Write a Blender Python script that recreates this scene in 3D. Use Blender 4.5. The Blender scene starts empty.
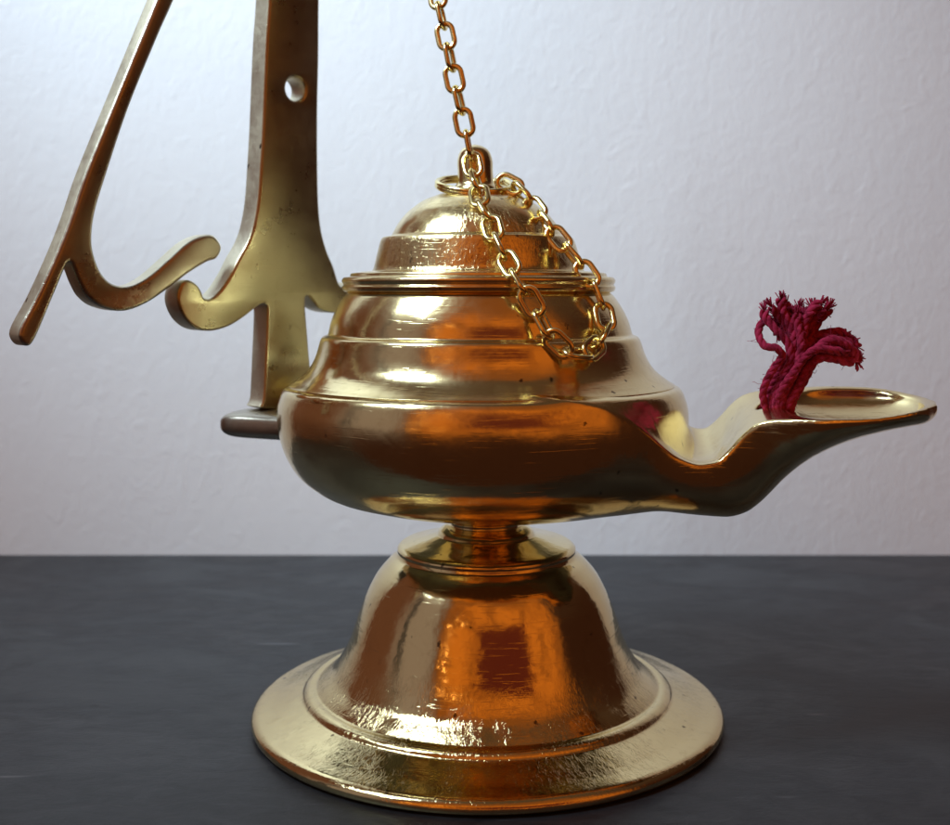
import bpy, bmesh, math, random
import numpy as np
import openvdb as vdb
from mathutils import Vector, Matrix
from mathutils.bvhtree import BVHTree

# Lengths are worked in small units (1 unit = U metres, about 0.22 mm) with the
# origin on the table under the lamp's axis: x right, y away from the camera, z up.
U = 0.26 / 1200.0
F, HZ = 1200.0, 262.0                       # focal length in photo pixels, eye-level row
CAM = Vector((-12.0, -1200.0, 450.0))
random.seed(7)
rng = np.random.default_rng(3)
scn = bpy.context.scene
col = scn.collection
R = math.radians

# ------------------------------------------------------------------ helpers
def link(name, verts, faces, mat=None, parent=None, smooth=True, uv=None, sharp=None):
    me = bpy.data.meshes.new(name)
    me.from_pydata([tuple(c * U for c in v) for v in verts], [], faces)
    if smooth:
        me.polygons.foreach_set('use_smooth', [True] * len(me.polygons))
    if uv is not None:
        l = me.uv_layers.new(name='UVMap')
        l.data.foreach_set('uv', np.asarray(uv, dtype=np.float32).ravel())
    if sharp:
        me.set_sharp_from_angle(angle=R(sharp))
    o = bpy.data.objects.new(name, me)
    col.objects.link(o)
    if mat: me.materials.append(mat)
    if parent: o.parent = parent
    return o

def thing(name, label, cat, group=None, loc=(0, 0, 0)):
    o = bpy.data.objects.new(name, None); col.objects.link(o)
    o.location = loc; o.empty_display_size = 0.01
    o['label'] = label; o['category'] = cat
    if group: o['group'] = group
    return o

def adopt(o, parent):
    o.parent = parent
    o.matrix_parent_inverse = Matrix.Translation(-Vector(parent.location)) if parent.type == 'EMPTY' else Matrix()

def fillet(pts):
    """pts: (r, z, cut). Replace each corner by a small quadratic arc."""
    out = []
    n = len(pts)
    for i, p in enumerate(pts):
        c = p[2] if len(p) > 2 else 0
        P = Vector(p[:2])
        if i in (0, n - 1) or c <= 0:
            out.append(tuple(P)); continue
        A = Vector(pts[i-1][:2]); B = Vector(pts[i+1][:2])
        ca = min(c, (A-P).length * .48); cb = min(c, (B-P).length * .48)
        a = P + (A-P).normalized() * ca; b = P + (B-P).normalized() * cb
        k = 5
        for j in range(k + 1):
            t = j / k
            q = a * (1-t)**2 + P * 2*t*(1-t) + b * t*t
            out.append(tuple(q))
    return out

def shear(x, y, z):
    """the lamp is bent a little: its top leans left and away"""
    k = max(0.0, z - 150.0)
    t = min(1.0, max(0.0, (z - 180) / 30.0))
    return (x - 0.030 * k, y, z - TILT * t * y)
TILT = 0.022

def lathe(name, prof, mat, parent=None, seg=320, bend=True, wob=0.0, sharp=None):
    verts, faces, uv = [], [], []
    L = [0.0]
    for a, b in zip(prof, prof[1:]):
        L.append(L[-1] + math.dist(a, b))
    for (r, z) in prof:
        for k in range(seg):
            t = 2 * math.pi * k / seg
            rr = r * (1 + wob * math.sin(2*t + .6) + wob * .6 * math.sin(3*t + 2 + z*.01))
            p = (rr * math.cos(t), rr * math.sin(t), z)
            verts.append(shear(*p) if bend else p)
    Rm = max(p[0] for p in prof)
    for i in range(len(prof) - 1):
        for k in range(seg):
            k2 = (k + 1) % seg
            faces.append((i*seg+k, i*seg+k2, (i+1)*seg+k2, (i+1)*seg+k))
            u0, u1 = k/seg * 2*math.pi*Rm/100, (k+1)/seg * 2*math.pi*Rm/100
            uv += [(u0, L[i]/100), (u1, L[i]/100), (u1, L[i+1]/100), (u0, L[i+1]/100)]
    return link(name, verts, faces, mat, parent, uv=uv, sharp=sharp)

def catmull(pts, n=8, closed=False):
    P = [Vector(p) for p in pts]; out = []
    m = len(P)
    rngi = range(m) if closed else range(m - 1)
    for i in rngi:
        p0 = P[i-1] if (closed or i > 0) else P[i]*2 - P[i+1]
        p1 = P[i]; p2 = P[(i+1) % m]
        p3 = P[(i+2) % m] if (closed or i + 2 < m) else P[i+1]*2 - P[i]
        for j in range(n):
            t = j / n
            out.append(0.5 * ((2*p1) + (p2-p0)*t + (2*p0-5*p1+4*p2-p3)*t*t + (3*p1-p0-3*p2+p3)*t**3))
    if not closed: out.append(P[-1])
    return out

def tube_data(path, rad, ns=8, closed=False, up=None):
    P = [Vector(p) for p in path]; n = len(P)
    verts, faces = [], []
    prev = None
    for i in range(n):
        if closed: T = (P[(i+1) % n] - P[i-1]).normalized()
        else: T = (P[min(i+1, n-1)] - P[max(i-1, 0)]).normalized()
        if prev is None:
            ref = up or (Vector((0, 0, 1)) if abs(T.z) < .9 else Vector((1, 0, 0)))
            N = (ref - T * ref.dot(T)).normalized()
        else:
            N = (prev - T * prev.dot(T)).normalized()
        prev = N; B = T.cross(N)
        r = rad(i / (n-1)) if callable(rad) else rad
        for k in range(ns):
            a = 2*math.pi*k/ns
            verts.append(P[i] + N*math.cos(a)*r + B*math.sin(a)*r)
    m = n if closed else n - 1
    for i in range(m):
        for k in range(ns):
            a, b = i*ns, ((i+1) % n)*ns
            faces.append((a+k, a+(k+1) % ns, b+(k+1) % ns, b+k))
    if not closed:
        faces.append(tuple(range(ns))[::-1]); faces.append(tuple(range((n-1)*ns, n*ns)))
    return verts, faces

# ------------------------------------------------------------------ materials
class NT:
    def __init__(s, tree): s.t = tree; s.n = tree.nodes; s.l = tree.links
    def add(s, typ, **kw):
        nd = s.n.new(typ)
        for k, v in kw.items():
            if k.startswith('i_'):
                nd.inputs[k[2:].replace('_', ' ')].default_value = v
            else: setattr(nd, k, v)
        return nd
    def lk(s, a, b): s.l.new(a, b)
    def math(s, op, a, b=None, clamp=False):
        nd = s.n.new('ShaderNodeMath'); nd.operation = op; nd.use_clamp = clamp
        for i, v in enumerate((a, b)):
            if v is None: continue
            if isinstance(v, (int, float)): nd.inputs[i].default_value = v
            else: s.lk(v, nd.inputs[i])
        return nd.outputs[0]
    def ramp(s, val, lo, hi, a=0.0, b=1.0, smooth=True):
        nd = s.n.new('ShaderNodeMapRange')
        if smooth: nd.interpolation_type = 'SMOOTHSTEP'
        nd.clamp = True if hasattr(nd, 'clamp') else None
        s.lk(val, nd.inputs['Value'])
        for k, v in (('From Min', lo), ('From Max', hi), ('To Min', a), ('To Max', b)):
            nd.inputs[k].default_value = v
        return nd.outputs['Result']
    def mix(s, fac, a, b, blend='MIX'):
        nd = s.n.new('ShaderNodeMix'); nd.data_type = 'RGBA'; nd.blend_type = blend
        if isinstance(fac, (int, float)): nd.inputs[0].default_value = fac
        else: s.lk(fac, nd.inputs[0])
        for i, v in ((6, a), (7, b)):
            if isinstance(v, tuple): nd.inputs[i].default_value = (*v[:3], 1)
            else: s.lk(v, nd.inputs[i])
        return nd.outputs[2]
    def scaled(s, vec, sc, rot=(0, 0, 0), loc=(0, 0, 0)):
        nd = s.n.new('ShaderNodeMapping'); nd.inputs['Scale'].default_value = sc
        nd.inputs['Rotation'].default_value = rot; nd.inputs['Location'].default_value = loc
        s.lk(vec, nd.inputs['Vector']); return nd.outputs[0]
    def noise(s, vec, scale, detail=3, rough=.55, dist=0):
        nd = s.add('ShaderNodeTexNoise', i_Scale=scale, i_Detail=detail, i_Roughness=rough, i_Distortion=dist)
        s.lk(vec, nd.inputs['Vector']); return nd.outputs['Fac']
    def bump(s, h, dist, strength=1.0, normal=None):
        nd = s.n.new('ShaderNodeBump'); nd.inputs['Distance'].default_value = dist
        nd.inputs['Strength'].default_value = strength
        s.lk(h, nd.inputs['Height'])
        if normal is not None: s.lk(normal, nd.inputs['Normal'])
        return nd.outputs[0]

def newmat(name):
    m = bpy.data.materials.new(name); m.use_nodes = True
    t = NT(m.node_tree)
    return m, t, m.node_tree.nodes['Principled BSDF']

def brass(name, base=(.80, .655, .345), rough=(.10, .22), lumps=1.0, crackle=None, uv=False,
          lines=0.0, tarnish=.25):
    """crackle = (v_lo0, v_lo1, v_hi0, v_hi1, strength): band of hammered skin along the profile"""
    m, t, p = newmat(name)
    tc = t.add('ShaderNodeTexCoord')
    ob = t.scaled(tc.outputs['Object'], (1/U/100,)*3)           # 1 = 100 units = 22 mm
    n1 = t.noise(ob, 1.3, 4, .6)
    n2 = t.noise(ob, 7.0, 5, .65, .4)
    n3 = t.noise(ob, 30.0, 3, .6)
    blot = t.ramp(n2, .52, .74)
    colr = t.mix(t.math('MULTIPLY', blot, tarnish), (*base,), (base[0]*.55, base[1]*.45, base[2]*.35))
    vo = t.add('ShaderNodeTexVoronoi', i_Scale=5.5); t.lk(t.scaled(ob, (1.3, 1.3, .8)), vo.inputs['Vector'])
    hc = t.add('ShaderNodeSeparateColor'); t.lk(vo.outputs['Color'], hc.inputs[0])
    edge = t.math('ADD', vo.outputs['Distance'], t.math('MULTIPLY', t.math('SUBTRACT', n3, .5), .5))
    pit = t.math('MULTIPLY', t.ramp(edge, .06, .16, 1, 0), t.ramp(hc.outputs[0], .80, .84))
    pit = t.math('MULTIPLY', pit, min(1.0, tarnish*3.2))
    colr = t.mix(pit, colr, (.06, .03, .018))
    p.inputs['Metallic'].default_value = 1.0
    r = t.ramp(t.math('ADD', t.math('MULTIPLY', n1, .6), t.math('MULTIPLY', n2, .4)), .35, .65, *rough)
    t.lk(r, p.inputs['Roughness'])
    t.lk(colr, p.inputs['Base Color'])
    nb = t.bump(n1, 0.00025 * lumps)
    nb = t.bump(n2, 0.00002 * lumps, 1, nb)
    nb = t.bump(n3, 0.000006 * lumps, 1, nb)
    # fine scratches
    sc = t.noise(t.scaled(tc.outputs['Object'], (1/U/100*1.2, 1/U/100*1.2, 1/U/100*26), (.25, .2, 0)), 2.2, 2, .5)
    nb = t.bump(t.ramp(sc, .60, .70), 0.000009, 1, nb)
    if uv:
        uvv = tc.outputs['UV']
        if lines:
            ln = t.noise(t.scaled(uvv, (.12, 55, 1)), 1.0, 3, .6)
            nb = t.bump(ln, 0.000006 * lines, 1, nb)
        if crackle:
            sep = t.add('ShaderNodeSeparateXYZ'); t.lk(uvv, sep.inputs[0])
            v = sep.outputs[1]
            a = t.ramp(v, crackle[0], crackle[1]); b = t.ramp(v, crackle[2], crackle[3], 1, 0)
            mask = t.math('MULTIPLY', a, b)
            mask = t.math('MULTIPLY', mask, t.ramp(t.noise(uvv, 2.1, 3, .6), .30, .62))
            w = t.noise(t.scaled(uvv, (20, 12, 1)), 1.0, 3, .55, .9)
            w2 = t.noise(t.scaled(uvv, (26, 15, 1), (0, 0, .3)), 1.0, 2, .5, .7)
            ridg = t.math('ABSOLUTE', t.math('SUBTRACT', w, .5))
            ridg2 = t.math('ABSOLUTE', t.math('SUBTRACT', w2, .5))
            h = t.math('ADD', t.ramp(ridg, 0, .10), t.math('MULTIPLY', t.ramp(ridg2, 0, .12), .5))
            h = t.math('MULTIPLY', h, mask)
            nb = t.bump(h, 0.00006 * crackle[4], 1, nb)
    t.lk(nb, p.inputs['Normal'])
    return m

M_foot = brass('brass_foot', uv=True, crackle=(.10, .6, 1.15, 1.7, .28), rough=(.06, .15), lumps=1.1)
M_lid = brass('brass_lid', uv=True, crackle=(.4, .6, 1.9, 2.1, .32), rough=(.13, .26), lines=1.0)
M_collar = brass('brass_collar', uv=True, rough=(.14, .24), lines=2.0, lumps=.8)
M_bowl = brass('brass_bowl', rough=(.11, .21), lumps=.9)
M_plate = brass('brass_plate', base=(.46, .41, .27), rough=(.26, .38), lumps=.5, tarnish=.12)
M_arm = brass('brass_arm', base=(.40, .36, .29), rough=(.25, .38), lumps=1.0, tarnish=.15)
M_edge = brass('brass_sawn_lit_edge', base=(.72, .66, .50), rough=(.42, .60), lumps=2.2, tarnish=.3)  # base lightened to paint the light caught by the hanger's rough edges
M_link = brass('brass_link', base=(.86, .73, .34), rough=(.14, .26), lumps=.3, tarnish=.1)

def wick_mat():
    m, t, p = newmat('crimson_yarn')
    tc = t.add('ShaderNodeTexCoord')
    n = t.noise(t.scaled(tc.outputs['Object'], (1/U/100,)*3), 14, 4, .6)
    t.lk(t.mix(t.ramp(n, .3, .7), (.16, .007, .026), (.42, .026, .080)), p.inputs['Base Color'])
    p.inputs['Roughness'].default_value = .95
    p.inputs['Specular IOR Level'].default_value = .15
    p.inputs['Sheen Weight'].default_value = .35
    p.inputs['Sheen Tint'].default_value = (.9, .2, .35, 1)
    t.lk(t.bump(t.noise(t.scaled(tc.outputs['Object'], (1/U/100,)*3), 60, 3), .00012), p.inputs['Normal'])
    return m
M_wick = wick_mat()
m_, t_, p_ = newmat('charred_yarn')
p_.inputs['Base Color'].default_value = (.06, .008, .012, 1); p_.inputs['Roughness'].default_value = 1
M_char = m_

def wall_mat():
    m, t, p = newmat('painted_plaster')
    tc = t.add('ShaderNodeTexCoord')
    o = tc.outputs['Object']
    s = t.scaled(o, (1, 1, 1))
    big = t.noise(s, 9, 3, .5)
    mid = t.noise(t.scaled(o, (1.3, 1, .9)), 210, 4, .6, .8)
    fine = t.noise(s, 520, 3, .6)
    bl = t.noise(t.scaled(o, (1.3, 1, .9)), 95, 2, .5, 1.5)
    c = t.mix(t.ramp(big, .3, .7), (.74, .765, .78), (.78, .80, .81))
    vor = t.add('ShaderNodeTexVoronoi', i_Scale=17.0); t.lk(s, vor.inputs['Vector'])
    sp = t.ramp(vor.outputs['Distance'], .016, .026, 1, 0)
    hue = t.add('ShaderNodeSeparateColor'); t.lk(vor.outputs['Color'], hue.inputs[0])
    sp = t.math('MULTIPLY', sp, t.ramp(hue.outputs[0], .80, .82))
    c = t.mix(t.math('MULTIPLY', sp, .7), c, (.22, .2, .2))
    t.lk(c, p.inputs['Base Color'])
    p.inputs['Roughness'].default_value = .6
    nb = t.bump(mid, .00018)
    nb = t.bump(t.ramp(bl, .56, .74), .00004, 1, nb)
    nb = t.bump(fine, .00003, 1, nb)
    t.lk(nb, p.inputs['Normal'])
    return m
M_wall = wall_mat()

def table_mat():
    m, t, p = newmat('dark_painted_wood')
    tc = t.add('ShaderNodeTexCoord')
    o = tc.outputs['Object']
    grain = t.noise(t.scaled(o, (110, 240, 1), (0, 0, .03)), 1, 6, .7, .8)
    fine = t.noise(t.scaled(o, (900, 1700, 1)), 1, 3, .65)
    blot = t.noise(t.scaled(o, (.8, 1.3, 1)), 22, 6, .68, .6)
    c = t.mix(t.ramp(grain, .3, .7), (.010, .011, .0135), (.026, .028, .032))
    c = t.mix(t.math('MULTIPLY', t.ramp(blot, .46, .66), .9), c, (.050, .051, .054))
    c = t.mix(t.math('MULTIPLY', t.ramp(fine, .55, .75), .35), c, (.060, .062, .068))
    scr = t.noise(t.scaled(o, (16, 330, 1), (0, 0, -.06), (.3, .2, 0)), 1, 2, .5)
    scr = t.math('MULTIPLY', t.ramp(scr, .66, .73), t.ramp(t.noise(o, 40, 2), .5, .6))
    c = t.mix(t.math('MULTIPLY', scr, .55), c, (.17, .17, .18))
    vor = t.add('ShaderNodeTexVoronoi', i_Scale=70.0); t.lk(o, vor.inputs['Vector'])
    hue = t.add('ShaderNodeSeparateColor'); t.lk(vor.outputs['Color'], hue.inputs[0])
    sp = t.math('MULTIPLY', t.ramp(vor.outputs['Distance'], .05, .09, 1, 0), t.ramp(hue.outputs[0], .86, .88))
    c = t.mix(t.math('MULTIPLY', sp, .7), c, (.012, .011, .010))
    sp2 = t.math('MULTIPLY', t.ramp(vor.outputs['Distance'], .04, .07, 1, 0), t.ramp(hue.outputs[1], .955, .96))
    c = t.mix(t.math('MULTIPLY', sp2, .5), c, (.22, .21, .2))
    t.lk(c, p.inputs['Base Color'])
    t.lk(t.ramp(blot, .3, .7, .40, .60), p.inputs['Roughness']); p.inputs['Specular IOR Level'].default_value = .4
    nb = t.bump(grain, .00018)
    nb = t.bump(fine, .00005, 1, nb)
    t.lk(nb, p.inputs['Normal'])
    return m
M_table = table_mat()

# ------------------------------------------------------------------ the setting
WALL_Y = 0.536 * 1200
def slab(name, x0, x1, y0, y1, z0, z1, mat, kind='structure'):
    v = [(x0,y0,z0),(x1,y0,z0),(x1,y1,z0),(x0,y1,z0),(x0,y0,z1),(x1,y0,z1),(x1,y1,z1),(x0,y1,z1)]
    f = [(0,3,2,1),(4,5,6,7),(0,1,5,4),(1,2,6,5),(2,3,7,6),(3,0,4,7)]
    o = link(name, v, f, mat, smooth=False); o['kind'] = kind; return o
slab('tabletop', -1200, 1200, -330, WALL_Y - .5, -140, 0, M_table)
slab('wall', -1180, 1180, WALL_Y, WALL_Y + 300, -800, 2400, M_wall)

# ------------------------------------------------------------------ oil lamp
lamp = thing('oil_lamp', 'brass oil lamp with bell-shaped foot, domed lid, long spout and forked hanger behind', 'oil lamp')

foot_p = fillet([(205, 3), (226, 0, 2), (231.5, 3, 3), (232, 9, 3), (227, 13.5, 4), (211, 17, 5), (193, 23, 5), (182, 26.5, 2),
                 (180, 30, 3), (175, 33, 4), (169, 32.5, 1.6), (164, 37, 5), (152, 47, 6), (142.5, 62, 6), (135, 78, 8), (128.5, 98, 8),
                 (120, 121, 8), (109.5, 140, 8), (97, 154, 6), (90, 159, 1.5), (88.5, 162, 1.5), (89, 166, 2), (85, 169.5, 2),
                 (66, 173, 6), (49, 178, 1.5), (47, 183, 3), (42, 186.5, 2), (36, 188, 1.5), (36, 193, 1.5), (43, 196, 2), (44, 206)])
foot = lathe('foot', foot_p, M_foot, lamp, wob=.0035)

collar_p = fillet([(150, 325), (187, 326.5, 1), (191, 328.6, 1), (184, 332.8, 6), (171, 343, 8), (163.5, 356, 8), (158.5, 373, 3), (156.5, 376, 2), (151, 378, 2),
                   (148, 391, 6), (142, 404, 8), (133.5, 417, 4), (129, 420, 1), (120, 421)])
collar = lathe('collar', collar_p, M_collar, lamp, wob=.001)

lid_p = fillet([(118, 418), (131, 419.5, 1), (135, 421, 1.5), (136, 425, 1), (134, 427, .8), (136.5, 431, 2), (134, 434.5, 1.2), (128, 435, 1), (127, 438.5, 1.5),
                (116, 440, 3), (106, 440.5, 1), (104, 444, 2), (101, 456, 6), (97, 470, 2), (95, 474, 1.6), (86, 475.5, 1), (84.5, 478, 1), (79, 488, 6),
                (70, 499, 6), (54, 511, 6), (34, 518.5, 6), (17, 521, 4), (14, 523)])
lid = lathe('lid', lid_p, M_lid, lamp, wob=.001)
knob_p = fillet([(23, 519, 1), (22, 524, 2), (18.5, 528, 3), (17.5, 540, 6), (18, 551, 4), (15, 561, 5), (8, 566, 4), (0.3, 567.5)])
knob = lathe('knob', knob_p, M_lid, lid, seg=64)

# bowl with its spout: one cast body, meshed from a distance field
PSI = R(18)
ca, sa = math.cos(PSI), math.sin(PSI)
bowl_prof = np.array(fillet([(0, 340), (155, 340), (170, 339, 2), (183, 331.3, 4), (195.5, 326, 2), (198.5, 321.5, 2.5), (203, 308, 8), (203, 288, 10), (198, 264, 12), (185, 241, 12),
                             (160, 222, 12), (120, 211, 10), (80, 204, 10), (40, 200), (0, 200)]))
VX = 1.5
s_ax = np.arange(-216, 434, VX); v_ax = np.arange(-216, 217, VX); z_ax = np.arange(188, 364, VX)

def poly_sdf(P, X, Y):
    d = np.full(X.shape, 1e9); inside = np.zeros(X.shape, bool)
    n = len(P)
    for i in range(n):
        a = P[i]; b = P[(i+1) % n]
        e = b - a; L2 = max(e.dot(e), 1e-9)
        t = np.clip(((X-a[0])*e[0] + (Y-a[1])*e[1]) / L2, 0, 1)
        if not (a[0] == 0 and b[0] == 0):
            d = np.minimum(d, (X-a[0]-t*e[0])**2 + (Y-a[1]-t*e[1])**2)
        c = ((a[1] > Y) != (b[1] > Y))
        with np.errstate(divide='ignore', invalid='ignore'):
            xi = (b[0]-a[0])*(Y-a[1])/(b[1]-a[1]+1e-12) + a[0]
        inside ^= c & (X < xi)
    return np.where(inside, -np.sqrt(d), np.sqrt(d))

rr_ax = np.arange(0, 520, 1.0)
RR, ZZ = np.meshgrid(rr_ax, z_ax, indexing='ij')
tab = poly_sdf(bowl_prof, RR + 1e-6, ZZ)
Sg, Vg = np.meshgrid(s_ax, v_ax, indexing='ij')
rad = np.hypot(Sg, Vg)
i0 = np.clip(rad.astype(int), 0, len(rr_ax)-2); fr = (rad - i0)[..., None]
d_bowl = (tab[i0] * (1-fr) + tab[i0+1] * fr).astype(np.float32)

def smooth_interp(xs, ys, x):
    """monotone-ish smooth interpolation (PCHIP-like)"""
    xs = np.array(xs, float); ys = np.array(ys, float)
    h = np.diff(xs); dl = np.diff(ys) / h
    m = np.zeros(len(xs)); m[0] = dl[0]; m[-1] = dl[-1]
    for i in range(1, len(xs)-1):
        m[i] = 0 if dl[i-1]*dl[i] <= 0 else (h[i-1]+h[i])*3/((2*h[i]+h[i-1])/dl[i-1] + (h[i]+2*h[i-1])/dl[i])
    i = np.clip(np.searchsorted(xs, x) - 1, 0, len(xs)-2)
    t = np.clip((x - xs[i]) / h[i], 0, 1)
    return ((2*t**3-3*t**2+1)*ys[i] + (t**3-2*t**2+t)*h[i]*m[i] + (-2*t**3+3*t**2)*ys[i+1] + (t**3-t**2)*h[i]*m[i+1])

zt_x = [60, 120, 150, 175, 193, 209, 224, 237, 249, 262, 282, 308, 425]
zt_y = [322, 316, 303, 288, 279, 274, 276, 287, 301, 312, 317, 319, 322]
hw_x = [60, 120, 150, 168, 188, 214, 236, 258, 277, 302, 334, 362, 388, 406, 417, 424]
hw_y = [150, 140, 124, 108, 90, 73, 62, 57, 59, 66, 72, 72, 65, 52, 38, 22]
zb_x = [60, 120, 168, 214, 238, 256, 268, 280, 292, 320, 355, 392, 417, 430]
zb_y = [206, 212, 214, 211, 210, 215, 224, 236, 249, 271, 288, 299, 304, 307]
def smoothed(xs, ys, sig):
    g_ = np.arange(20, 470, 1.0); v_ = smooth_interp(xs, ys, np.clip(g_, xs[0], xs[-1]))
    kx = np.arange(-24, 25); kk = np.exp(-kx**2/(2*sig*sig)); kk /= kk.sum()
    w_ = np.convolve(np.pad(v_, 24, mode='edge'), kk, mode='valid')
    return list(g_), list(w_)
def sinterp(tabl, x): return np.interp(x, tabl[0], tabl[1])
T_zt = smoothed(zt_x, zt_y, 2.6); T_hw = smoothed(hw_x, hw_y, 3.0); T_zb = smoothed(zb_x, zb_y, 3.0); T_tl = smoothed([60, 150, 215, 260, 300, 370, 424], [0, .02, .10, .14, .13, .11, .03], 8.0)
S3 = s_ax[:, None, None]; V3 = v_ax[None, :, None]; Z3 = z_ax[None, None, :]
zt = sinterp(T_zt, S3 + .20*V3) + sinterp(T_tl, S3) * V3
hw = sinterp(T_hw, S3)
zb = sinterp(T_zb, S3)
# slightly hollowed channel in the neck of the spout
chan = np.interp(S3, [150, 180, 205, 235, 255, 275], [0, 6, 9, 8, 3, 0]) * np.clip(1 - (V3/(hw*.9))**2, 0, 1)
zt_c = zt - chan
q = np.clip((zt - Z3) / np.maximum(zt - zb, 8), 0, 3)
Fh = ((np.abs(V3)/hw)**2 + q**2.3 - 1).astype(np.float32)
g = np.gradient(Fh, VX)
gn = np.sqrt(g[0]**2 + g[1]**2 + g[2]**2) + 1e-4
d_h = Fh / gn
del g, gn, Fh
gz = np.gradient(zt_c[:, :, 0], VX)
d_t = (Z3 - zt_c) / np.sqrt(1 + gz[0]**2 + gz[1]**2)[..., None]
def smax(a, b, k):
    h = np.clip(.5 + .5*(a-b)/k, 0, 1); return b*(1-h) + a*h + k*h*(1-h)
def smin(a, b, k): return -smax(-a, -b, k)
d_sp = smax(smax(d_h, S3 - 425, 14), d_t, 2.2)
d_sp = np.maximum(d_sp, 40 - S3)
# basin of the nozzle and the wick hole
rim = 322
e = ((np.abs(S3-354)/60)**2.4 + (np.abs(V3)/63)**2.4 + (np.abs(Z3-rim-.12*V3)/24)**2.4)**(1/2.4)
d_b = np.maximum((e - 1) * 24, d_h + 5.5)
d_sp = smax(d_sp, -d_b, 3.0)
d_w = np.maximum(np.hypot((S3-286)/1.25, V3) - 14, 290 - Z3)
d_sp = smax(d_sp, -d_w, 3.0)
body = smin(d_bowl, d_sp.astype(np.float32), 24.0).astype(np.float32)
del d_bowl, d_sp, d_h, d_t, d_b, d_w
grid = vdb.FloatGrid(4*VX)
grid.copyFromArray(np.ascontiguousarray(np.clip(body, -4*VX, 4*VX)).astype(np.float32))
pts, tris, quads = grid.convertToPolygons(0.0, 0.0)
pts = pts.astype(np.float64) * VX + np.array([s_ax[0], v_ax[0], z_ax[0]])
# light relaxation
E = np.vstack([quads[:, [0,1]], quads[:, [1,2]], quads[:, [2,3]], quads[:, [3,0]]]).astype(np.int64)
if len(tris): E = np.vstack([E, tris[:, [0,1]], tris[:, [1,2]], tris[:, [2,0]]])
for it in range(6):
    acc = np.zeros_like(pts); cnt = np.zeros(len(pts))
    for a, b in ((0, 1), (1, 0)):
        for c in range(3): acc[:, c] += np.bincount(E[:, a], weights=pts[E[:, b], c], minlength=len(pts))
        cnt += np.bincount(E[:, a], minlength=len(pts))
    avg = acc / cnt[:, None]
    pts += (.55 if it % 2 == 0 else -.53) * (avg - pts)
S_loc = pts[:, 0].copy()
XY = np.stack([pts[:, 0]*ca + pts[:, 1]*sa, -pts[:, 0]*sa + pts[:, 1]*ca], 1)
Zc = pts[:, 2]
tt = np.clip((Zc-180)/30, 0, 1)
W = np.stack([XY[:, 0] - .030*np.maximum(0, Zc-150), XY[:, 1], Zc - TILT*tt*XY[:, 1]*1.0], 1)
# normals of the whole casting, so that the two parts meet without a crease
def face_normals(f):
    a = W[f[:, 2]] - W[f[:, 0]]; b = (W[f[:, 3]] - W[f[:, 1]]) if f.shape[1] == 4 else (W[f[:, 1]] - W[f[:, 0]])
    return np.cross(a, b)
VN = np.zeros_like(W)
fn = face_normals(quads.astype(np.int64))
for k in range(4):
    for c in range(3): VN[:, c] += np.bincount(quads[:, k].astype(np.int64), weights=fn[:, c], minlength=len(W))
VN /= (np.linalg.norm(VN, axis=1)[:, None] + 1e-12)
cen = W.mean(0)
flip = ((VN * (W - cen)).sum() < 0)
if flip: VN = -VN
def sub_mesh(name, sel, mat, parent):
    f = quads[sel].astype(np.int64)
    if flip: f = f[:, ::-1]
    used = np.unique(f); mp = -np.ones(len(W), int); mp[used] = np.arange(len(used))
    me = bpy.data.meshes.new(name)
    nv, nf = len(used), len(f)
    me.vertices.add(nv); me.vertices.foreach_set('co', (W[used]*U).astype(np.float32).ravel())
    me.loops.add(nf*4); me.loops.foreach_set('vertex_index', mp[f].astype(np.int32).ravel())
    me.polygons.add(nf); me.polygons.foreach_set('loop_start', (np.arange(nf)*4).astype(np.int32))
    me.update(calc_edges=True); me.validate()
    me.polygons.foreach_set('use_smooth', np.ones(len(me.polygons), bool))
    me.normals_split_custom_set_from_vertices(VN[used].tolist())
    me.materials.append(mat)
    o = bpy.data.objects.new(name, me); col.objects.link(o); o.parent = parent
    return o
fs = S_loc[quads.astype(np.int64)].mean(1)
bowl = sub_mesh('bowl', fs < 178, M_bowl, lamp)
spout = sub_mesh('spout', fs >= 178, M_bowl, lamp)
print('body faces', len(quads), 'flip', flip)

# handle lug at the back of the bowl, opposite the spout
hd = Vector((-ca, sa, 0)); hl = Vector((sa, ca, 0))
def lug():
    bm = bmesh.new()
    prof = []
    n = 14
    secs = []
    for s, w, h in [(176, 40, 15), (215, 36, 14.5), (250, 34, 14.5), (268, 33, 14), (277, 30, 12), (283, 25, 8.5), (286, 18, 4)]:
        ring = []
        for k in range(28):
            a = 2*math.pi*k/28
            c, s_ = math.cos(a), math.sin(a)
            ex = .55
            ring.append(hd*s + hl*(w*math.copysign(abs(c)**ex, c)) + Vector((0, 0, 279 + h*math.copysign(abs(s_)**ex, s_))))
        secs.append(ring)
    verts = [tuple(p - Vector((4, 0, 0))) for r_ in secs for p in r_]
    faces = []
    for i in range(len(secs)-1):
        for k in range(28):
            faces.append((i*28+k, i*28+(k+1) % 28, (i+1)*28+(k+1) % 28, (i+1)*28+k))
    faces.append(tuple(range(28))[::-1]); faces.append(tuple(range((len(secs)-1)*28, len(secs)*28)))
    o = link('handle', verts, faces, M_arm, lamp)
    b = bmesh.new(); b.from_mesh(o.data); bmesh.ops.recalc_face_normals(b, faces=b.faces); b.to_mesh(o.data); b.free()
    sm = o.modifiers.new('round', 'SUBSURF'); sm.levels = sm.render_levels = 2
    return o
lug()

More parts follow.
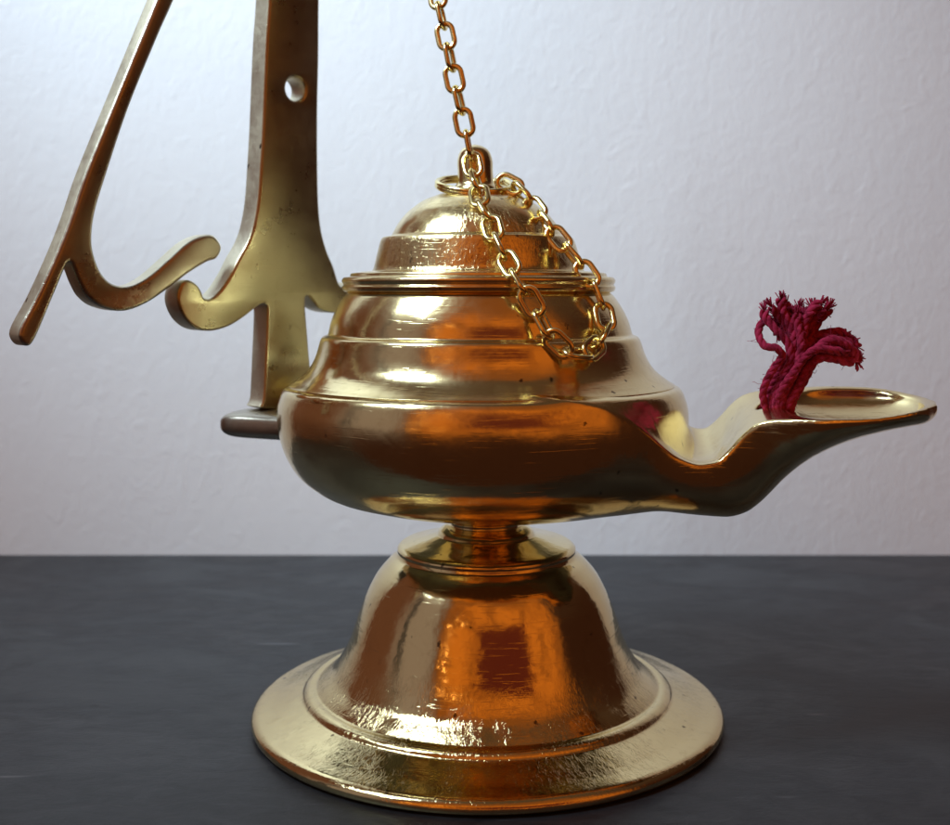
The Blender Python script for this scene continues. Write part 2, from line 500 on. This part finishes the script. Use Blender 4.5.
# hanger: flat cast pieces standing in one upright plane behind the lamp
A = R(46)
nrm = Vector((math.sin(A), -math.cos(A), 0)); uu = Vector((math.cos(A), math.sin(A), 0)); zz = Vector((0, 0, 1))
P0 = Vector((-.951*235 - 4, .309*235, 0))
def on_plane(px, py, back=0.0):
    """where the sight line of a photo point meets the hanger's plane, in plane coordinates"""
    d = Vector(((px-475)/F, 1, -(py-HZ)/F))
    q0 = P0 - nrm*back
    k = (q0 - CAM).dot(nrm) / d.dot(nrm)
    X = CAM + d*k
    return ((X-P0).dot(uu), X.z)
def cast(name, outline, thick, bevel, mat, parent, back=0.0, holes=(), n=6):
    cu = bpy.data.curves.new(name, 'CURVE'); cu.dimensions = '2D'; cu.fill_mode = 'BOTH'
    cu.extrude = (thick/2 - bevel); cu.bevel_depth = bevel; cu.bevel_resolution = 4; cu.offset = -bevel
    loops = [catmull([Vector((*on_plane(*p, back), 0)) for p in outline], n, True)]
    for (cx, cy, r) in holes:
        c = Vector((*on_plane(cx, cy, back), 0))
        loops.append([c + Vector((math.cos(t), math.sin(t), 0))*r for t in np.linspace(0, 2*math.pi, 40, endpoint=False)][::-1])
    for lp in loops:
        sp = cu.splines.new('POLY'); sp.points.add(len(lp)-1); sp.use_cyclic_u = True
        for q_, pt in zip(lp, sp.points): pt.co = (q_[0], q_[1], 0, 1)
    tmp = bpy.data.objects.new('tmp', cu); col.objects.link(tmp)
    dg = bpy.context.evaluated_depsgraph_get()
    me = bpy.data.meshes.new_from_object(tmp.evaluated_get(dg)); me.name = name
    bpy.data.objects.remove(tmp)
    off = -nrm*(back + thick/2)
    for v in me.vertices:
        c = v.co.copy()
        w = P0 + uu*c.x + zz*c.y + nrm*c.z + off
        v.co = w*U
    me.materials.clear(); me.materials.append(mat); me.materials.append(M_edge)
    me.polygons.foreach_set('material_index', [0]*len(me.polygons))
    b = bmesh.new(); b.from_mesh(me); bmesh.ops.remove_doubles(b, verts=b.verts, dist=1e-6)
    bmesh.ops.recalc_face_normals(b, faces=b.faces)
    b.normal_update()
    for f_ in b.faces: f_.material_index = 1 if f_.normal.dot(nrm) < .35 else 0
    b.to_mesh(me); b.free()
    me.polygons.foreach_set('use_smooth', [True]*len(me.polygons)); me.set_sharp_from_angle(angle=R(32))
    o = bpy.data.objects.new(name, me); col.objects.link(o); o.parent = parent
    return o
plate_out = [(300, -345), (288, -300), (276, -180), (271, -60), (269.5, 0), (267, 36), (265, 80), (263, 130), (261, 165), (258.5, 200), (254, 226), (248, 243), (239, 259), (231, 275),
             (221, 290), (212, 298), (205, 298), (202, 291), (197, 284), (189, 280), (182, 284), (178, 296), (180, 309), (187, 321), (198, 329), (212, 331), (228, 327), (242, 319),
             (255, 309), (263, 304), (267, 306), (267.5, 320), (266, 355), (264, 398), (262, 408), (290, 410), (317, 409), (315, 390), (311, 366), (308, 330), (306, 304), (308, 296),
             (313, 301), (319, 308), (328, 312), (340, 313), (350, 309), (356, 299), (356, 289), (351, 283), (346, 284), (343, 287),
             (339, 282), (334, 266), (328, 252), (322.5, 232), (319.5, 205), (318.5, 160), (318.5, 110), (319.5, 60), (320, 0), (322, -60), (326, -180), (334, -300), (325, -345)]
plate = cast('handle_plate', plate_out, 27, 3.2, M_plate, lamp, holes=[(296, 89, 13.0)], n=4)
arm_out = [(318, -330), (300, -318), (240, -190), (195, -92), (157, 0), (121, 88), (87, 172), (72, 216), (58, 252), (38, 296), (21.5, 327), (20.5, 339), (28, 346), (36.5, 338), (54, 297), (67, 266),
           (71.5, 263), (75, 270), (80, 283), (88, 297), (102, 307), (125, 311), (148, 303), (170, 288),
           (190, 273), (208, 262), (218, 258), (222.5, 247), (214.5, 235.5), (202, 236), (187, 244), (168, 261), (148, 278), (130, 286), (114, 284), (103, 274), (96, 258), (93, 240), (96, 213),
           (107, 176), (130, 107), (159, 36), (175, 0), (214, -92), (258, -190), (312, -300)]
arm = cast('hook_arm', arm_out, 24, 4.0, M_arm, lamp, n=5)

# split ring round the knob
def ring_mesh():
    c = Vector((-12.5, -4, 526)); rx = 37.0
    tilt = Matrix.Rotation(R(-15), 3, 'X') @ Matrix.Identity(3)
    tilt = Matrix.Rotation(R(4), 3, 'Y') @ Matrix.Rotation(R(15), 3, 'X')
    path = []
    n = 150
    for i in range(n):
        t = i/(n-1); a = 2*math.pi*1.93*t + 1.1
        p = Vector((math.cos(a)*rx, math.sin(a)*rx, -2.9 + 5.8*t))
        path.append(c + tilt @ p)
    v, f = tube_data(path, 2.9, 10)
    return link('split_ring', v, f, M_link, lid)
ring = ring_mesh()

# ------------------------------------------------------------------ chain
dg = bpy.context.evaluated_depsgraph_get()
trees = [BVHTree.FromObject(o, dg) for o in (collar, lid, knob, bowl)]
def sight(px, py, gap, ymax=None):
    d = Vector(((px-475)/F, 1, -(py-HZ)/F)).normalized()
    best = None
    for tr in trees:
        h = tr.ray_cast(CAM*U, d)
        if h[0] is not None and (best is None or h[3] < best[1]): best = (h[0], h[3])
    return (CAM + d*(best[1]/U - gap)) if best else None
def at_depth(px, py, y):
    k = (y - CAM.y); return CAM + Vector(((px-475)/F, 1, -(py-HZ)/F))*k
apex_y = 95.0
path = [at_depth(382, -330, apex_y), at_depth(405, -200, 70), at_depth(423, -90, 35), at_depth(433, -35, 10), at_depth(438, 0, -2), at_depth(447, 42, -14), at_depth(454, 78, -21),
        at_depth(462, 113, -27), at_depth(469, 147, -31), at_depth(472, 165, -33), at_depth(477, 184, -44)]
loop_px = [(482, 207), (491, 221), (497, 244), (509, 264), (521, 284), (534, 306), (545, 328), (557, 345), (574, 355), (590, 353), (601, 341), (607, 326),
           (603, 307), (596, 288), (583, 268), (568, 250), (556, 236), (543, 219), (531, 203), (519, 190)]
for i, (a, b) in enumerate(loop_px):
    p = sight(a, b, 11)
    if p is None: p = at_depth(a, b, path[-1].y + 8)
    path.append(p)
path.append(at_depth(505, 182, -22))
# keep depth smooth along the loop (a hanging chain bridges hollows)
ys = [p.y for p in path]
for it in range(3):
    ny = ys[:]
    for i in range(10, len(path)-1): ny[i] = min(ys[i], (ys[i-1] + ys[i+1])/2 + 2)
    ys = ny
for i in range(10, len(path)):
    k = (ys[i]-CAM.y)/(path[i].y-CAM.y); path[i] = CAM + (path[i]-CAM)*k
dense = catmull(path, 16)
cum = [0.0]
for a, b in zip(dense, dense[1:]): cum.append(cum[-1] + (b-a).length)
def at_len(s):
    s = min(max(s, 0), cum[-1]); i = int(np.searchsorted(cum, s)); i = min(max(i, 1), len(dense)-1)
    t = (s-cum[i-1])/(cum[i]-cum[i-1]+1e-9); return dense[i-1].lerp(dense[i], t)
def link_proto():
    Lh, Wh, w = 16.2 - 2.75, 10.6 - 2.75, 2.75
    path_ = []
    st = Lh - Wh
    for k in range(15):
        a = -math.pi/2 + math.pi*k/14; path_.append(Vector((st + Wh*math.cos(a), Wh*math.sin(a), 0)))
    for k in range(15):
        a = math.pi/2 + math.pi*k/14; path_.append(Vector((-st + Wh*math.cos(a), Wh*math.sin(a), 0)))
    v, f = tube_data(path_, w, 10, closed=True, up=Vector((0, 0, 1)))
    # filed flats on the faces of each link
    v = [Vector((p.x, p.y, max(-2.15, min(2.15, p.z)))) for p in v]
    return v, f
chain = thing('chain', 'gold coloured cable chain hanging from above and looping over the lamp lid', 'chain', loc=tuple(dense[-1]*U))
lv, lf = link_proto()
proto = link('link', lv, lf, M_link, None)
PITCH = 22.6
nl = int(cum[-1] / PITCH)
start = cum[-1] - nl*PITCH
for i in range(nl + 1):
    s = start + i*PITCH
    a, b = at_len(s-11), at_len(s+11)
    T = (b-a).normalized(); c = (a+b)/2
    view = (CAM - c).normalized()
    Nn = (view - T*view.dot(T)).normalized()
    roll = (R(12) if i % 2 else R(102)) + random.uniform(-.16, .16)
    if s > cum[-1]*.55: roll += random.uniform(-.25, .25)
    Nn = Matrix.Rotation(roll, 3, T) @ Nn
    B = Nn.cross(T)
    M = Matrix((T, B, Nn)).transposed().to_4x4()
    M.translation = c*U
    o = proto if i == 0 else proto.copy()
    if i: col.objects.link(o)
    # mesh data is already in metres
    o.parent = chain
    o.matrix_parent_inverse = Matrix.Translation(-Vector(chain.location))
    o.matrix_basis = M

# ------------------------------------------------------------------ wick
wick = thing('wick', 'frayed crimson yarn wick standing in the spout opening', 'wick')
def wp(px, py, dy=0.0):
    """point near the wick's upright plane"""
    return at_depth(px, py, -92 + dy)
strands = [  # centre lines, photo points + depth offset; radius
    ([(772, 420, 6), (768, 398, 4), (774, 380, 0), (786, 362, -6), (794, 346, -8), (792, 330, -6), (783, 312, -4), (781, 299, -2)], 4.0),
    ([(776, 420, -4), (775, 398, -8), (782, 378, -10), (790, 362, -12), (788, 344, -10), (776, 330, -8), (766, 318, -2), (764, 311, 2)], 3.6),
    ([(770, 420, 0), (763, 397, -6), (766, 382, -10), (774, 368, -12), (782, 356, -14), (776, 348, -16), (765, 346, -12), (759, 336, -6), (760, 326, 0), (767, 319, 6), (774, 324, 6), (778, 334, 4)], 3.4),
    ([(782, 420, 8), (780, 398, 8), (790, 376, 6), (798, 356, 4), (797, 338, 2), (790, 322, 2), (789, 312, 0)], 3.9),
    ([(784, 420, 0), (784, 398, -6), (795, 378, -8), (803, 358, -8), (803, 338, -8), (806, 320, -6), (815, 307, -4), (820, 303, -2)], 4.0),
    ([(788, 420, 6), (788, 400, 4), (798, 380, 4), (808, 358, 4), (812, 338, 6), (818, 322, 8), (826, 312, 8), (829, 308, 8)], 3.8),
    ([(790, 420, -6), (791, 400, -8), (800, 382, -8), (810, 362, -10), (818, 348, -12), (832, 340, -14), (846, 345, -12), (854, 354, -8), (856, 362, -6)], 4.3),
    ([(788, 420, 10), (793, 400, 10), (803, 382, 10), (812, 364, 10), (822, 348, 10), (836, 336, 10), (849, 338, 8), (857, 348, 6)], 4.1),
    ([(786, 420, -2), (790, 402, -12), (799, 386, -14), (808, 368, -15), (820, 358, -16), (836, 359, -14), (848, 362, -10), (856, 357, -6)], 4.0),
    ([(780, 420, -6), (782, 400, -12), (789, 384, -14), (797, 368, -15), (801, 350, -15), (800, 334, -12), (797, 322, -8), (796, 314, -6)], 3.6),
    ([(784, 420, 10), (786, 400, 12), (796, 380, 12), (806, 358, 12), (808, 340, 14), (810, 326, 14), (808, 317, 12), (803, 312, 10)], 3.6),
    ([(774, 420, 10), (772, 400, 10), (780, 382, 10), (792, 366, 8), (802, 350, 10), (812, 344, 10), (826, 346, 10), (838, 352, 8)], 3.8),
    ([(782, 420, -8), (777, 404, -10), (783, 388, -16), (794, 372, -18), (806, 356, -19), (818, 349, -19), (830, 350, -18), (842, 352, -14)], 3.6),
]
tips = [((771, 306), -4), ((786, 303, ), 4), ((799, 308), 10), ((812, 306), 2), ((824, 309), -4), ((777, 317), 8), ((846, 334), 4), ((852, 344), 2), ((855, 356), 8), ((843, 357), 4), ((830, 347), 2), ((806, 316), 4), ((792, 318), 12)]
for (tx, ty), td in tips:
    j = lambda k: random.uniform(-k, k)
    bx = 777 + j(9)
    hx = 797 + j(9); hy = 354 + j(6)
    droop = -10 if tx > 828 else 0
    strands.append(([(bx+6, 420, j(9)), (bx+2, 400, j(10)), ((bx+hx)/2 - 3, 380, j(11)), (hx, hy, j(11)),
                     (hx*.55 + tx*.45 + j(3), hy*.55 + ty*.45 + droop + j(3), td*.6), (hx*.2 + tx*.8 + j(2), hy*.2 + ty*.8 + droop*.7 + j(2), td), (tx, ty, td + j(3))], random.uniform(2.9, 3.9)))
for si, (pp, r0) in enumerate(strands):
    cl = catmull([wp(*p) for p in pp], 10)
    V_, F_ = [], []
    def addt(path_, rad_, ns):
        v, f = tube_data(path_, rad_, ns)
        k = len(V_); V_.extend(v); F_.extend([tuple(i + k for i in q_) for q_ in f])
    n = len(cl); ph0 = random.uniform(0, 6.28)
    L = sum((cl[i+1]-cl[i]).length for i in range(n-1))
    plies = 3
    for k in range(plies):
        path_ = []
        s = 0
        for i in range(n):
            if i: s += (cl[i]-cl[i-1]).length
            T = (cl[min(i+1, n-1)] - cl[max(i-1, 0)]).normalized()
            X = T.cross(Vector((0, 1, 0.1))).normalized(); Y = T.cross(X)
            a = ph0 + 2*math.pi*k/plies + s/13.0*2*math.pi*.55
            fray = max(0, (s - (L-14))/14)
            rr = r0*.42*(1 + fray*1.2)
            path_.append(cl[i] + X*math.cos(a)*rr + Y*math.sin(a)*rr)
        addt(path_, lambda t, r0=r0: r0*.70*(1 - .35*max(0, (t-.85)/.15)) , 7)
    # loose fibres
    for k in range(130):
        i = random.randrange(2, n-1)
        base = cl[i] + Vector((random.gauss(0, 1), random.gauss(0, 1), random.gauss(0, 1))).normalized()*r0*.8
        d = Vector((random.gauss(0, 1), random.gauss(0, 1), random.gauss(.3, 1))).normalized()
        ln = random.uniform(2, 7) if random.random() < .94 else random.uniform(7, 15)
        fp = [base]
        for q_ in range(5):
            d = (d + Vector((random.gauss(0, .45), random.gauss(0, .45), random.gauss(0, .45)))).normalized()
            fp.append(fp[-1] + d*ln/5)
        addt(fp, .22, 3)
    # frayed end: short fibre ends
    for k in range(16):
        b0 = cl[-3]; T = (cl[-1]-cl[-3]).normalized()
        d = (T*1.6 + Vector((random.gauss(0, .5), random.gauss(0, .5), random.gauss(0, .5)))).normalized()
        addt([b0, b0 + d*random.uniform(4, 8), b0 + d*random.uniform(8, 11)], .55, 4)
    o = link('strand', V_, F_, M_wick, None); adopt(o, wick)
wick.location = tuple(wp(780, 408)*U)
for c in wick.children: c.matrix_parent_inverse = Matrix.Translation(-Vector(wick.location))

# ------------------------------------------------------------------ light
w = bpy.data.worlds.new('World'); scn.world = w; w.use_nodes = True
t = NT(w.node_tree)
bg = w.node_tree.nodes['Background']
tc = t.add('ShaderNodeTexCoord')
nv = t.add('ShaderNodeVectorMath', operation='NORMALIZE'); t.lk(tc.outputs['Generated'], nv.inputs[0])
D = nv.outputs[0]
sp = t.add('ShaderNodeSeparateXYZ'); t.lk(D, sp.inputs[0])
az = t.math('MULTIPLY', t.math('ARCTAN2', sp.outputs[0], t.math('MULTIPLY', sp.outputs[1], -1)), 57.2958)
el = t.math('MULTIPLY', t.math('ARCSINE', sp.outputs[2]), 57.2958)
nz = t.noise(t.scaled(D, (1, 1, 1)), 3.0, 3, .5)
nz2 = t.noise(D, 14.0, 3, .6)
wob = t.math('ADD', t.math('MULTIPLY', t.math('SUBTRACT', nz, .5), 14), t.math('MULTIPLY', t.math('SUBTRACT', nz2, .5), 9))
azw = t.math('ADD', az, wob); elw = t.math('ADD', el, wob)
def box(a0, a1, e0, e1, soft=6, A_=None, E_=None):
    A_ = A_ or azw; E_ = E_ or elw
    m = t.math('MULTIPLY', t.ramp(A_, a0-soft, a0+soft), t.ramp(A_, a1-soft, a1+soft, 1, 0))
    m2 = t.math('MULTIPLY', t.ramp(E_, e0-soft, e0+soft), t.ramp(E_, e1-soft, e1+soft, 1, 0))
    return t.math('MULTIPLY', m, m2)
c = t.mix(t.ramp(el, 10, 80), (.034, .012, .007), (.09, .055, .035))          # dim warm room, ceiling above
c = t.mix(box(-150, -72, -8, 60, 14), c, (.13, .055, .035))                    # brown patch painted into the world colour, left
c = t.mix(box(-84, -44, -6, 75, 9), c, (.27, .215, .215))                      # pale patch painted for the brass to reflect, left
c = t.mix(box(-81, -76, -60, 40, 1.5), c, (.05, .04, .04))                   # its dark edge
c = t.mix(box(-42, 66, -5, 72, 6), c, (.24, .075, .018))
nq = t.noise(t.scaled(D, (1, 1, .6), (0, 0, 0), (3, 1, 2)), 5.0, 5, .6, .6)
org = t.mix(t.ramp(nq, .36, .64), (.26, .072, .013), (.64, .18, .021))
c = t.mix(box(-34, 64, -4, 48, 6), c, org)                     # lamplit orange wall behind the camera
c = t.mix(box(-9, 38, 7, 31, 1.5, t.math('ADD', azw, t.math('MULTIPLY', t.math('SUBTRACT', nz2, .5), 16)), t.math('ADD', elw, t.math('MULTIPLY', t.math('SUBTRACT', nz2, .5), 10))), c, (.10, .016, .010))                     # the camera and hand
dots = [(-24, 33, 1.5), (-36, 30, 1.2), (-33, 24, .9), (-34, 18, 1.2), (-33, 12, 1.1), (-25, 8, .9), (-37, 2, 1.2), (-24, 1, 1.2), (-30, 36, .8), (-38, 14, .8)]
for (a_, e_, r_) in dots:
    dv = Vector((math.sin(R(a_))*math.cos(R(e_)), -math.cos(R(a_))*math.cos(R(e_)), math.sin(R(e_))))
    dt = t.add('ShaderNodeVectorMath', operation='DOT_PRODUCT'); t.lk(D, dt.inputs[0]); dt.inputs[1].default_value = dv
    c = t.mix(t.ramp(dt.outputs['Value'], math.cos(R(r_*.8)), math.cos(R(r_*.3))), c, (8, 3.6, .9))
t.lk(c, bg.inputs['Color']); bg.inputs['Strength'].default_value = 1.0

def area(name, loc, target, size, size_y, power, color, spread=180):
    l = bpy.data.lights.new(name, 'AREA'); l.shape = 'RECTANGLE'; l.size = size; l.size_y = size_y
    l.energy = power; l.color = color; l.spread = R(spread)
    o = bpy.data.objects.new(name, l); col.objects.link(o); o.location = loc
    o.rotation_euler = (Vector(target) - Vector(loc)).to_track_quat('-Z', 'Y').to_euler()
    return o
area('window_light', (-.30, -.11, .51), (-.03, .139, .19), .19, .19, .85, (.68, .86, 1.0), 64)

# ------------------------------------------------------------------ camera
cd = bpy.data.cameras.new('camera'); cam = bpy.data.objects.new('camera', cd); col.objects.link(cam)
cam.location = CAM*U; cam.rotation_euler = (R(90), 0, 0)
cd.sensor_fit = 'HORIZONTAL'; cd.sensor_width = 36; cd.lens = 36*F/950
cd.shift_y = -(412.5-HZ)/950
cd.clip_start = .01; cd.clip_end = 20
cd.dof.use_dof = True; cd.dof.focus_distance = .235; cd.dof.aperture_fstop = 22
scn.camera = cam

scn.view_settings.view_transform = 'Standard'; scn.view_settings.look = 'None'
scn.view_settings.exposure = 0; scn.view_settings.gamma = 1
scn.render.engine = 'CYCLES'
scn.cycles.use_denoising = True
scn.cycles.max_bounces = 10; scn.cycles.glossy_bounces = 8; scn.cycles.diffuse_bounces = 3
scn.cycles.caustics_reflective = True
scn.cycles.blur_glossy = .3
scn.cycles.sample_clamp_indirect = 6
